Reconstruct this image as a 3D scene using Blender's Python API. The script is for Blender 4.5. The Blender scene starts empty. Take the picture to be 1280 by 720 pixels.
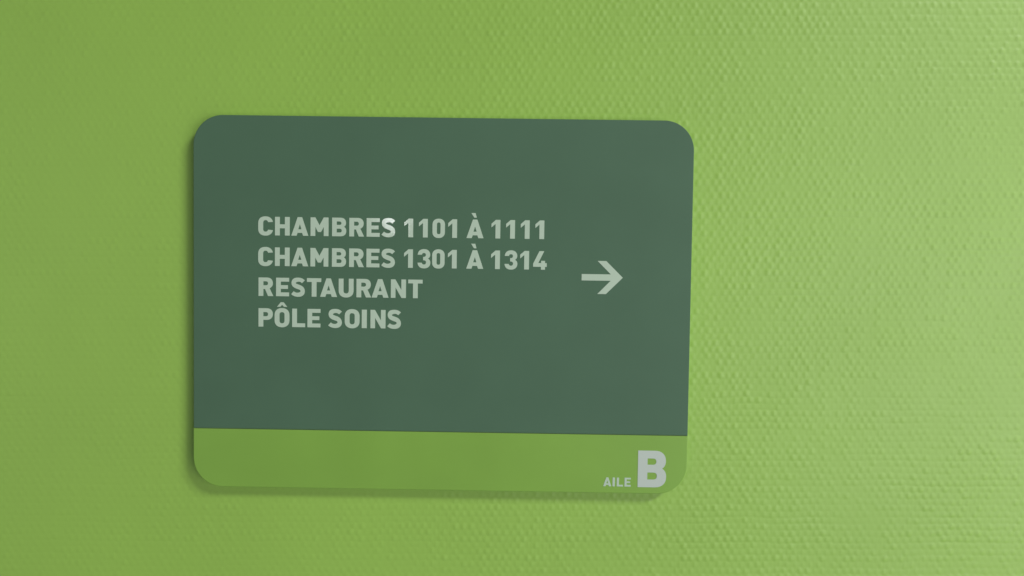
import bpy, math
import numpy as np
from mathutils import Vector, Matrix
from mathutils.geometry import tessellate_polygon

sc = bpy.context.scene
MM = 0.001
# ------------------------------------------------------------------ camera
# the middle of the sign's front face hangs 1.55 m above the floor; wall plane is y = 0
ZC = 1.55
FRONT = -0.0075
cam = bpy.data.cameras.new('camera')
co = bpy.data.objects.new('camera', cam)
sc.collection.objects.link(co)
co.location = (0.04654, FRONT - 0.46204, ZC + 0.02754)
co.rotation_euler = (math.radians(90 - 2.1026), 0, math.radians(0.4883))
cam.lens = 27.0
cam.sensor_width = 36.0
cam.clip_start = 0.01
cam.clip_end = 50
sc.camera = co
sc.render.resolution_x, sc.render.resolution_y = 1024, 576

# ------------------------------------------------------------------ world: dim even light of a corridor with green walls
w = bpy.data.worlds.new('World')
sc.world = w
w.use_nodes = True
bg = w.node_tree.nodes['Background']
bg.inputs['Color'].default_value = (1.0, 1.0, 1.0, 1)
bg.inputs['Strength'].default_value = 0.045

sc.view_settings.view_transform = 'Standard'
sc.view_settings.look = 'None'
sc.view_settings.exposure = 0.07
sc.view_settings.gamma = 1.0


def area(name, loc, target, sx, sz, power, color):
    l = bpy.data.lights.new(name, 'AREA')
    l.shape = 'RECTANGLE'
    l.size, l.size_y = sx, sz
    l.energy = power
    l.color = color
    o = bpy.data.objects.new(name, l)
    o.location = loc
    d = Vector(target) - Vector(loc)
    o.rotation_euler = d.to_track_quat('-Z', 'Y').to_euler()
    sc.collection.objects.link(o)
    return o


C0 = (0, 0, ZC)
# corridor ceiling lamp up to the right: makes the shadow below and left of the sign
area('corridor_lamp', (2.70, -2.3, ZC + 2.25), (0, 0, ZC), 1.2, 0.42, 78.0, (1.0, 1.0, 0.98))
# window light from the right end of the corridor: the sheen on the paint
area('side_light', (1.30, -1.55, ZC - 0.24), (0.3, 0, ZC), 1.2, 0.9, 12.2, (1.05, 0.97, 1.10))
area('far_side_light', (1.9, -1.1, ZC - 0.1), (0.35, 0, ZC), 0.6, 1.0, 1.5, (0.95, 1.0, 1.05))
# added fill lamp for the opposite wall's bounce, lightens the left shadow
area('left_fill', (-1.55, -1.7, ZC + 0.0), (-0.1, 0, ZC), 1.3, 1.6, 4.1, (0.96, 1.0, 0.96))
# added fill lamp from below: lifts the lower wall, bluish for the panel
area('low_fill', (0.25, -0.75, ZC - 1.05), (0.1, 0, ZC - 0.1), 1.4, 0.8, 1.3, (0.85, 1.0, 1.20))
# small lamp whose mirror image shows in the glossy lettering
area('small_lamp', (-0.474, -2.75, ZC + 0.262), (-0.03, 0, ZC + 0.05), 0.070, 0.20, 0.8, (1.0, 0.96, 1.05))


# ------------------------------------------------------------------ helpers
def link(name, me, mat, parent=None):
    o = bpy.data.objects.new(name, me)
    sc.collection.objects.link(o)
    if mat and not me.materials:
        me.materials.append(mat)
    if parent:
        o.parent = parent
    return o


def new_mat(name):
    m = bpy.data.materials.new(name)
    m.use_nodes = True
    nt = m.node_tree
    return m, nt, nt.nodes['Principled BSDF']


def node(nt, kind, **kw):
    n = nt.nodes.new(kind)
    for k, v in kw.items():
        setattr(n, k, v)
    return n


def noise(nt, scale, detail=3, rough=0.5, vec=None):
    n = node(nt, 'ShaderNodeTexNoise')
    n.inputs['Scale'].default_value = scale
    n.inputs['Detail'].default_value = detail
    n.inputs['Roughness'].default_value = rough
    if vec is None:
        tc = node(nt, 'ShaderNodeTexCoord')
        vec = tc.outputs['Object']
    nt.links.new(vec, n.inputs['Vector'])
    return n


def ramp(nt, src, stops):
    r = node(nt, 'ShaderNodeValToRGB')
    e = r.color_ramp.elements
    e[0].position, e[0].color = stops[0][0], (*stops[0][1], 1)
    e[1].position, e[1].color = stops[1][0], (*stops[1][1], 1)
    nt.links.new(src, r.inputs['Fac'])
    return r


def finish(nt, bsdf, base, var, scale, rough, rvar, bump=None, detail=4):
    """base colour with faint mottling, uneven gloss and a fine surface grain"""
    n = noise(nt, scale, detail)
    lo = tuple(c * (1 - var) for c in base)
    hi = tuple(c * (1 + var) for c in base)
    r = ramp(nt, n.outputs['Fac'], [(0.3, lo), (0.7, hi)])
    nt.links.new(r.outputs['Color'], bsdf.inputs['Base Color'])
    n2 = noise(nt, scale * 2.3, 3)
    mr = node(nt, 'ShaderNodeMapRange')
    mr.inputs['To Min'].default_value = rough - rvar
    mr.inputs['To Max'].default_value = rough + rvar
    nt.links.new(n2.outputs['Fac'], mr.inputs['Value'])
    nt.links.new(mr.outputs['Result'], bsdf.inputs['Roughness'])
    if bump:
        n3 = noise(nt, bump[0], 2)
        b = node(nt, 'ShaderNodeBump')
        b.inputs['Strength'].default_value = bump[1]
        b.inputs['Distance'].default_value = bump[2]
        nt.links.new(n3.outputs['Fac'], b.inputs['Height'])
        nt.links.new(b.outputs['Normal'], bsdf.inputs['Normal'])


WALL = (0.358, 0.630, 0.092)
m_wall, nt, b = new_mat('green_wall_paint')
finish(nt, b, WALL, 0.03, 9.0, 0.50, 0.05, bump=(1600, 0.35, 0.00012))

# the same paint where the weave is too far from the sign to be modelled: bump from the same lattice
b.inputs['Specular IOR Level'].default_value = 0.8
m_far, nt, b = new_mat('green_wall_paint_far')
finish(nt, b, WALL, 0.03, 9.0, 0.50, 0.05)
b.inputs['Specular IOR Level'].default_value = 0.8
tc = node(nt, 'ShaderNodeTexCoord')
sep = node(nt, 'ShaderNodeSeparateXYZ')
nt.links.new(tc.outputs['Object'], sep.inputs[0])


def mth(op, a, bb=None):
    n = node(nt, 'ShaderNodeMath', operation=op)
    for i, v in enumerate((a, bb)):
        if v is None:
            continue
        if isinstance(v, (int, float)):
            n.inputs[i].default_value = v
        else:
            nt.links.new(v, n.inputs[i])
    return n.outputs[0]


PX, PZ = 4.78 * MM, 3.92 * MM
cx_ = mth('COSINE', mth('MULTIPLY', sep.outputs['X'], 2 * math.pi / PX))
cz_ = mth('COSINE', mth('MULTIPLY', sep.outputs['Z'], math.pi / PZ))
hh = mth('MULTIPLY', mth('ADD', mth('MULTIPLY', cx_, cz_), 1.0), 0.5)
hh = mth('POWER', hh, 1.5)
bp = node(nt, 'ShaderNodeBump')
bp.inputs['Strength'].default_value = 1.0
bp.inputs['Distance'].default_value = 0.25 * MM
nt.links.new(hh, bp.inputs['Height'])
nt.links.new(bp.outputs['Normal'], b.inputs['Normal'])

m_panel, nt, b = new_mat('dark_green_satin_print')
finish(nt, b, (0.094, 0.191, 0.110), 0.035, 22.0, 0.60, 0.07, bump=(1100, 0.35, 0.00008), detail=9)
b.inputs['Specular IOR Level'].default_value = 0.3
m_strip, nt, b = new_mat('leaf_green_satin_print')
finish(nt, b, (0.266, 0.505, 0.074), 0.04, 22.0, 0.46, 0.07, bump=(1100, 0.35, 0.00008), detail=9)
m_back, nt, b = new_mat('pale_green_plastic_edge')
finish(nt, b, (0.30, 0.45, 0.16), 0.03, 30.0, 0.45, 0.04)
m_let, nt, b = new_mat('glossy_white_vinyl')
finish(nt, b, (0.60, 0.765, 0.575), 0.015, 30.0, 0.085, 0.02)
m_b, nt, b = new_mat('pale_grey_vinyl')
finish(nt, b, (0.640, 0.745, 0.635), 0.015, 30.0, 0.16, 0.02)


# ------------------------------------------------------------------ wall with its woven glass-fibre paper
rng = np.random.default_rng(7)


def grid_mesh(name, X, Y, Z):
    nz, nx = X.shape
    co_ = np.stack([X, Y, Z], -1).reshape(-1, 3).astype(np.float32)
    idx = np.arange(nz * nx, dtype=np.int32).reshape(nz, nx)
    q = np.stack([idx[:-1, :-1], idx[:-1, 1:], idx[1:, 1:], idx[1:, :-1]], -1).reshape(-1, 4)
    me = bpy.data.meshes.new(name)
    me.vertices.add(len(co_))
    me.vertices.foreach_set('co', co_.ravel())
    me.loops.add(q.size)
    me.loops.foreach_set('vertex_index', q.ravel())
    me.polygons.add(len(q))
    me.polygons.foreach_set('loop_start', np.arange(0, q.size, 4, dtype=np.int32))
    me.polygons.foreach_set('loop_total', np.full(len(q), 4, dtype=np.int32))
    me.update()
    me.polygons.foreach_set('use_smooth', np.ones(len(q), dtype=bool))
    return me


def smooth_noise(X, Z, cell, seed):
    """value noise on a lattice with the given cell size"""
    r = np.random.default_rng(seed)
    T = r.uniform(-1, 1, (512, 512))
    u, v = X / cell + 200.5, Z / cell + 200.5
    i, j = np.floor(u).astype(int), np.floor(v).astype(int)
    fu, fv = u - i, v - j
    fu, fv = fu * fu * (3 - 2 * fu), fv * fv * (3 - 2 * fv)
    i %= 511
    j %= 511
    return (T[j, i] * (1 - fu) + T[j, i + 1] * fu) * (1 - fv) + (T[j + 1, i] * (1 - fu) + T[j + 1, i + 1] * fu) * fv


HX, HZ = 0.440, 0.255          # half size of the modelled weave
step_x, step_z = PX / 6.5, PZ / 5.5
xs = np.arange(-HX, HX + step_x, step_x)
zs = np.arange(-HZ, HZ + step_z, step_z)
X, Z = np.meshgrid(xs, zs)
# slow wander of the threads
XW = X + 0.55 * MM * smooth_noise(X, Z, 18 * MM, 1) + 0.30 * MM * smooth_noise(X, Z, 6 * MM, 2)
ZW = Z + 0.45 * MM * smooth_noise(X, Z, 22 * MM, 3) + 0.28 * MM * smooth_noise(X, Z, 6 * MM, 4)
Hh = np.zeros_like(X)
jit = rng.uniform(-1, 1, (3, 400, 400))
rowamp = 1 + 0.22 * rng.uniform(-1, 1, 400)
colamp = 1 + 0.22 * rng.uniform(-1, 1, 800)
for sub in (0, 1):
    ox, oz = sub * PX / 2, sub * PZ
    for di in (-1, 0, 1):
        ic = np.round((XW - ox) / PX).astype(int) + di
        jc = np.round((ZW - oz) / (2 * PZ)).astype(int)
        a = jit[0][(jc * 2 + sub) % 400, ic % 400]
        bx = jit[1][(jc * 2 + sub) % 400, ic % 400]
        bz = jit[2][(jc * 2 + sub) % 400, ic % 400]
        dx = XW - (ic * PX + ox + 0.26 * MM * bx)
        dz = ZW - (jc * 2 * PZ + oz + 0.24 * MM * bz)
        amp = (1 + 0.55 * a) * rowamp[(jc * 2 + sub) % 400] * colamp[(ic * 2 + sub) % 800]
        k = amp * np.exp(-(np.abs(dx) / (1.55 * MM)) ** 2.1 - (np.abs(dz - 0.15 * MM) / (1.75 * MM)) ** 5)
        Hh += k
# deeper furrows between some rows
jr = np.floor(ZW / PZ).astype(int)
fur = (rng.uniform(0, 1, 400) ** 3)[jr % 400]
fz = ZW - (jr + 0.5) * PZ
Hh -= (0.10 + 0.5 * fur) * np.exp(-(fz / (0.45 * MM)) ** 2) * (0.5 + 0.5 * smooth_noise(X, Z, 25 * MM, 11))
threads = 0.12 * np.cos(2 * np.pi * XW / (PX / 2)) * (0.6 + 0.4 * smooth_noise(X, Z, 14 * MM, 5))
rough_ = 0.13 * smooth_noise(X, Z, 2.2 * MM, 6) + 0.11 * smooth_noise(X, Z, 1.1 * MM, 8)
Hh = np.clip(Hh + threads + rough_, -0.5, 1.6) * (1 + 0.22 * smooth_noise(X, Z, 40 * MM, 9) + 0.18 * smooth_noise(X, Z, 15 * MM, 10))
# the relief of the weave gets shallower towards the left of the sign
trelief = np.clip((X + 0.26) / 0.40, 0, 1)
Hh *= 0.45 + 0.55 * trelief * trelief * (3 - 2 * trelief)
AMP = 0.19 * MM
# the weave dies away to nothing only in the last millimetres, where it meets the plain sheet
edge = np.minimum(HX - np.abs(X), HZ - np.abs(Z))
Y = -AMP * Hh * np.clip(edge / (3 * MM), 0, 1)
me = grid_mesh('wallpaper', X, Y, Z)

OX, OZ = 3.0, 1.45
v, f = [], []


def ring_rect(x0, z0, x1, z1):
    n = len(v)
    v.extend([(x0, 0, z0), (x1, 0, z0), (x1, 0, z1), (x0, 0, z1)])
    f.append((n, n + 1, n + 2, n + 3))


ax, az = float(xs[-1]), float(zs[-1])
ring_rect(-OX, -OZ, -HX, OZ)
ring_rect(ax, -OZ, OX, OZ)
ring_rect(-HX, -OZ, ax, -HZ)
ring_rect(-HX, az, ax, OZ)
# body of the wall behind the paper
n = len(v)
T = 0.12
v.extend([(-OX, T, -OZ), (OX, T, -OZ), (OX, T, OZ), (-OX, T, OZ), (-OX, 0, -OZ), (OX, 0, -OZ), (OX, 0, OZ), (-OX, 0, OZ)])
f.extend([(n, n + 3, n + 2, n + 1), (n + 4, n, n + 1, n + 5), (n + 5, n + 1, n + 2, n + 6), (n + 6, n + 2, n + 3, n + 7), (n + 7, n + 3, n, n + 4)])
wm = bpy.data.meshes.new('wall')
wm.from_pydata(v, [], f)
wm.update()
wall = link('wall', wm, m_far)
wall.location = (0, 0, ZC)
wall['kind'] = 'structure'
wall['label'] = 'green painted wall behind the sign'
wp = link('wallpaper', me, m_wall, wall)

# ------------------------------------------------------------------ the sign
sign = bpy.data.objects.new('wall_sign', None)
sc.collection.objects.link(sign)
sign.location = (0, 0, ZC)
sign.rotation_euler = (0, math.radians(0.80905), 0)
sign['label'] = 'dark green direction sign with pale lettering, arrow and light green bottom strip on wall'
sign['category'] = 'sign'
sign.empty_display_size = 0.05


def round_rect(x0, z0, x1, z1, r, n=20):
    """r = radii at (x0,z0), (x1,z0), (x1,z1), (x0,z1); counter-clockwise seen from the front"""
    P = []
    for (cx, cz, rr, a0) in ((x0, z0, r[0], 180), (x1, z0, r[1], 270), (x1, z1, r[2], 0), (x0, z1, r[3], 90)):
        if rr == 0:
            P.append((cx, cz))
            continue
        mx = cx + rr if cx == x0 else cx - rr
        mz = cz + rr if cz == z0 else cz - rr
        for k in range(n + 1):
            a = math.radians(a0 + 90 * k / n)
            P.append((mx + rr * math.cos(a), mz + rr * math.sin(a)))
    return P


def inset(P, d):
    out = []
    n = len(P)
    for i in range(n):
        a, c, e = Vector(P[i - 1]), Vector(P[i]), Vector(P[(i + 1) % n])
        t1, t2 = (c - a).normalized(), (e - c).normalized()
        n1, n2 = Vector((-t1.y, t1.x)), Vector((-t2.y, t2.x))
        m = (n1 + n2).normalized()
        s = d / max(0.3, m.dot(n1))
        out.append((c.x + m.x * s, c.y + m.y * s))
    return out


def plate(name, P, back, front, bev, mat, parent):
    """flat sheet with a rounded front edge; all in millimetres, y towards the wall"""
    rings = [(P, back)]
    for k in range(4):
        a = math.pi / 2 * k / 3
        rings.append((inset(P, bev * (1 - math.cos(a))), front + bev * (1 - math.sin(a))))
    vs, fs = [], []
    n = len(P)
    for Q, y in rings:
        vs += [(x * MM, y * MM, z * MM) for x, z in Q]
    for r in range(len(rings) - 1):
        for i in range(n):
            j = (i + 1) % n
            fs.append((r * n + i, r * n + j, (r + 1) * n + j, (r + 1) * n + i))
    fs.append(tuple(range((len(rings) - 1) * n, len(rings) * n)))
    fs.append(tuple(reversed(range(n))))
    m = bpy.data.meshes.new(name)
    m.from_pydata(vs, [], fs)
    m.update()
    m.materials.append(mat)
    m.materials.append(m_back)          # paler cut edge, its tone also paints in the rim's highlight
    for k in range(2 * n):
        m.polygons[k].material_index = 1
    return link(name, m, mat, parent)


R = 17.9
SEAM = -76.85
plate('backing_plate', round_rect(-149.7, -112.2, 149.7, 112.2, (R - .3,) * 4), -0.35, -6.65, 0.1, m_back, sign)
panel = plate('dark_panel', round_rect(-150, SEAM + 0.12, 150, 112.5, (0, 0, R, R)), -6.68, -7.5, 0.35, m_panel, sign)
strip = plate('green_strip', round_rect(-150, -112.5, 150, SEAM - 0.05, (R, R, 0, 0)), -6.68, -7.85, 0.45, m_strip, sign)

# ------------------------------------------------------------------ lettering: outlines drawn on a cap height of 100
G = {
    'C': ["M 80 71 C 76 91 61 102 40 102 C 15 102 0 89 0 65 L 0 35 C 0 11 15 -2 40 -2 C 61 -2 76 9 80 29 L 52 32 C 51 25 47 21 40 21 C 32 21 28 26 28 34 L 28 66 C 28 75 32 80 40 80 C 47 80 51 76 53 69 Z"],
    'H': ["M 0 0 L 27.5 0 L 27.5 38 L 52.5 38 L 52.5 0 L 80 0 L 80 100 L 52.5 100 L 52.5 61 L 27.5 61 L 27.5 100 L 0 100 Z"],
    'A': ["M 0 0 L 30 0 L 35 15 L 58 15 L 63 0 L 93 0 L 59 100 L 34 100 Z", "M 39.5 36 L 53.5 36 L 46.5 59 Z"],
    'M': ["M 0 0 L 27 0 L 27 46 L 40 21 L 57 21 L 70 46 L 70 0 L 97 0 L 97 100 L 70 100 L 48.5 60 L 27 100 L 0 100 Z"],
    'B': ["M 0 0 L 46 0 C 66 0 77 11 77 29 C 77 40 73 47 66 51.5 C 72 55 75.5 62 75.5 72 C 75.5 89 65 100 45 100 L 0 100 Z",
          "M 26.5 22 L 41 22 C 48 22 51 25 51 31 C 51 37 48 40 41 40 L 26.5 40 Z",
          "M 26.5 62 L 40 62 C 46.5 62 49 65 49 70 C 49 75 46.5 78 40 78 L 26.5 78 Z"],
    'R': ["M 0 0 L 27.5 0 L 27.5 37 L 35 37 L 51 0 L 81 0 L 61 42 C 71 46 78 56 78 69 C 78 88 66 100 46 100 L 0 100 Z",
          "M 27.5 59 L 40 59 C 47 59 50.5 63 50.5 68.5 C 50.5 74 47 78 40 78 L 27.5 78 Z"],
    'E': ["M 0 0 L 71 0 L 71 22.5 L 27 22.5 L 27 39 L 65 39 L 65 61 L 27 61 L 27 77.5 L 71 77.5 L 71 100 L 0 100 Z"],
    'T': ["M 25.5 0 L 53 0 L 53 78 L 78 78 L 78 100 L 0 100 L 0 78 L 25.5 78 Z"],
    'U': ["M 0 100 L 0 36 C 0 12 16 -2 40.5 -2 C 65 -2 81 12 81 36 L 81 100 L 53.5 100 L 53.5 35 C 53.5 26 48 21.5 40.5 21.5 C 33 21.5 27.5 26 27.5 35 L 27.5 100 Z"],
    'N': ["M 0 0 L 26.5 0 L 26.5 53 L 57 0 L 82 0 L 82 100 L 55.5 100 L 55.5 47 L 25 100 L 0 100 Z"],
    'P': ["M 0 0 L 27.5 0 L 27.5 36 L 45 36 C 66 36 78 49 78 68 C 78 88 66 100 45 100 L 0 100 Z",
          "M 27.5 57.5 L 41 57.5 C 48 57.5 50.5 61 50.5 67.5 C 50.5 74 48 77.5 41 77.5 L 27.5 77.5 Z"],
    'L': ["M 0 0 L 71 0 L 71 22.5 L 27.5 22.5 L 27.5 100 L 0 100 Z"],
    'I': ["M 0 0 L 29 0 L 29 100 L 0 100 Z"],
    'O': ["M 41.5 102 C 17 102 1 88 1 64 L 1 36 C 1 12 17 -2 41.5 -2 C 66 -2 82 12 82 36 L 82 64 C 82 88 66 102 41.5 102 Z",
          "M 41.5 78.5 C 33 78.5 29 74 29 65 L 29 35 C 29 26 33 21 41.5 21 C 50 21 54 26 54 35 L 54 65 C 54 74 50 78.5 41.5 78.5 Z"],
    '0': ["M 34 102 C 14 102 0 90 0 70 L 0 30 C 0 10 14 -2 34 -2 C 54 -2 68 10 68 30 L 68 70 C 68 90 54 102 34 102 Z",
          "M 34 80 C 28.5 80 25.5 77 25.5 70 L 25.5 30 C 25.5 23 28.5 20.5 34 20.5 C 39.5 20.5 42.5 23 42.5 30 L 42.5 70 C 42.5 77 39.5 80 34 80 Z"],
    '1': ["M 21.5 0 L 49 0 L 49 100 L 24 100 L 0 79 L 0 56.5 L 21.5 75 Z"],
    '3': ["M 0 30 C 1 10 14 -2 35 -2 C 56 -2 70 10 70 29 C 70 40 66 47 58 51 C 65 55 69 62 69 72 C 69 90 56 102 36 102 C 15 102 2 91 1 70 L 25 70 C 26 76 29 79.5 35 79.5 C 41 79.5 44 76 44 70.5 C 44 64 40 61 33 61 L 29.5 61 L 29.5 41 L 33 41 C 41 41 45 37 45 31 C 45 24 41 20.5 35 20.5 C 29 20.5 25.5 24 24.5 30 Z"],
    '4': ["M 42.5 0 L 66 0 L 66 15 L 75 15 L 75 37 L 66 37 L 66 49 L 43 49 L 43 37 L 31 37 L 61.5 100 L 34 100 L 1 33 L 1 15 L 42.5 15 Z"],
}
GRAVE = "M 41 108 L 56 108 L 49 134 L 24 134 Z"
CIRC = "M 13 107 L 33 107 L 42 117 L 51 107 L 71 107 L 50 133 L 34 133 Z"


def bez(p0, p1, p2, p3, n=9):
    return [tuple((1 - t) ** 3 * a + 3 * t * (1 - t) ** 2 * b_ + 3 * t * t * (1 - t) * c + t ** 3 * d
                  for a, b_, c, d in zip(p0, p1, p2, p3)) for t in [k / n for k in range(1, n + 1)]]


def parse(s):
    t = s.split()
    i, P = 0, []
    while i < len(t):
        k = t[i]
        if k in 'ML':
            P.append((float(t[i + 1]), float(t[i + 2])))
            i += 3
        elif k == 'C':
            q = [float(q_) for q_ in t[i + 1:i + 7]]
            P += bez(P[-1], q[0:2], q[2:4], q[4:6])
            i += 7
        else:
            i += 1
    if math.dist(P[0], P[-1]) < 1e-6:
        P.pop()
    return P


def s_outline():
    c = [(68, 78.5)]
    for seg in (((61, 86), (53, 90), (42, 90)), ((26, 90), (15.5, 84), (15.5, 72)), ((15.5, 60), (26, 57), (40, 52)),
                ((54, 48), (63.5, 42), (63.5, 29)), ((63.5, 17), (53, 10), (37, 10)), ((26, 10), (17, 13.5), (8.5, 21.5))):
        c += bez(c[-1], *seg)
    L, Rr = [], []
    for i, p in enumerate(c):
        a, e = Vector(c[max(0, i - 1)]), Vector(c[min(len(c) - 1, i + 1)])
        t = (e - a).normalized()
        s = i / (len(c) - 1)
        hw = 11.5 + 1.6 * math.exp(-((s - 0.5) / 0.14) ** 2) + 1.6 * math.exp(-((s - .26) / .07) ** 2) + 1.6 * math.exp(-((s - .74) / .07) ** 2)
        n_ = Vector((-t.y, t.x)) * hw
        L.append((p[0] + n_.x, p[1] + n_.y))
        Rr.append((p[0] - n_.x, p[1] - n_.y))
    return L + Rr[::-1]


def signed_area(P):
    return 0.5 * sum(P[i - 1][0] * P[i][1] - P[i][0] * P[i - 1][1] for i in range(len(P)))


def glyph_contours(ch):
    if ch == 'S':
        return [[s_outline()]]
    if ch == 'À':
        return [[parse(s) for s in G['A']], [parse(GRAVE)]]
    if ch == 'Ô':
        return [[parse(s) for s in G['O']], [parse(CIRC)]]
    return [[parse(s) for s in G[ch]]]


THICK = 0.14


def film_mesh(name, shapes, thick=THICK):
    """thin cut-out film: every shape is [outer, hole, ...] in millimetres, front at y = -thick"""
    vs, fs = [], []
    for cont in shapes:
        loops = []
        for k, P in enumerate(cont):
            a = signed_area(P)
            if (k == 0) != (a > 0):
                P = P[::-1]
            loops.append(inset(P, 0.11))
        flat = [p for P in loops for p in P]
        nf = len(flat)
        b0 = len(vs)
        vs += [(x * MM, -thick * MM, z * MM) for x, z in flat]
        vs += [(x * MM, 0.03 * MM, z * MM) for x, z in flat]
        for tri in tessellate_polygon([[Vector((x, z, 0)) for x, z in P] for P in loops]):
            a, b_, c = (Vector(flat[i]) for i in tri)
            if (b_ - a).cross(c - a) < 0:
                tri = (tri[0], tri[2], tri[1])
            fs.append(tuple(b0 + i for i in tri))
        s = 0
        for P in loops:
            n_ = len(P)
            for i in range(n_):
                j = (i + 1) % n_
                fs.append((b0 + s + i, b0 + nf + s + i, b0 + nf + s + j, b0 + s + j))
            s += n_
    m = bpy.data.meshes.new(name)
    m.from_pydata(vs, [], fs)
    m.update()
    return m


CACHE = {}


def put(ch, x, z, cap, y, mat, parent):
    key = (ch, cap, mat.name)
    kind = 'digit' if ch in '0134' else 'letter'
    if key not in CACHE:
        k = cap / 100
        CACHE[key] = film_mesh(kind, [[[(a * k, b_ * k) for a, b_ in P] for P in c] for c in glyph_contours(ch)])
    o = link(kind, CACHE[key], mat, parent)
    o.location = (x * MM, y * MM, z * MM)
    return o


CAP = 11.38
ROWS = [
    (40.70, "CHAMBRES1101À1111", (-110.9, -100.78, -90.97, -79.34, -66.36, -56.0, -45.55, -36.78, -22.9, -14.11, -5.95, 3.5, 14.5, 29.48, 38.28, 47.08, 55.85)),
    (22.33, "CHAMBRES1301À1314", (-110.9, -100.78, -90.97, -79.34, -66.36, -56.0, -45.55, -36.78, -22.9, -14.77, -5.95, 3.5, 14.55, 29.48, 37.6, 46.99, 54.7)),
    (4.10, "RESTAURANT", (-110.65, -100.03, -91.07, -81.39, -73.45, -62.18, -51.44, -42.35, -30.66, -20.22)),
    (-14.46, "PÔLESOINS", (-110.62, -101.0, -90.23, -80.97, -68.56, -58.54, -48.12, -42.85, -32.83)),
]
for z, text, xs_ in ROWS:
    for ch, x in zip(text, xs_):
        put(ch, x, z, CAP, -7.5, m_let, panel)
for ch, x in zip("AILE", (99.25, 104.95, 107.5, 112.2)):
    put(ch, x, -108.4, 5.65, -7.85, m_let, strip)
put('B', 120.15, -108.6, 22.6, -7.85, m_b, strip)

arrow = film_mesh('arrow', [[[(84.1, 16.25), (101.4, 16.25), (93.5, 8.22), (99.0, 8.22), (109.1, 18.27), (98.9, 28.32), (93.4, 28.32), (101.4, 20.32), (84.1, 20.32)]]])
ar = link('arrow', arrow, m_let, panel)
ar.location = (0, -7.5 * MM, 0)
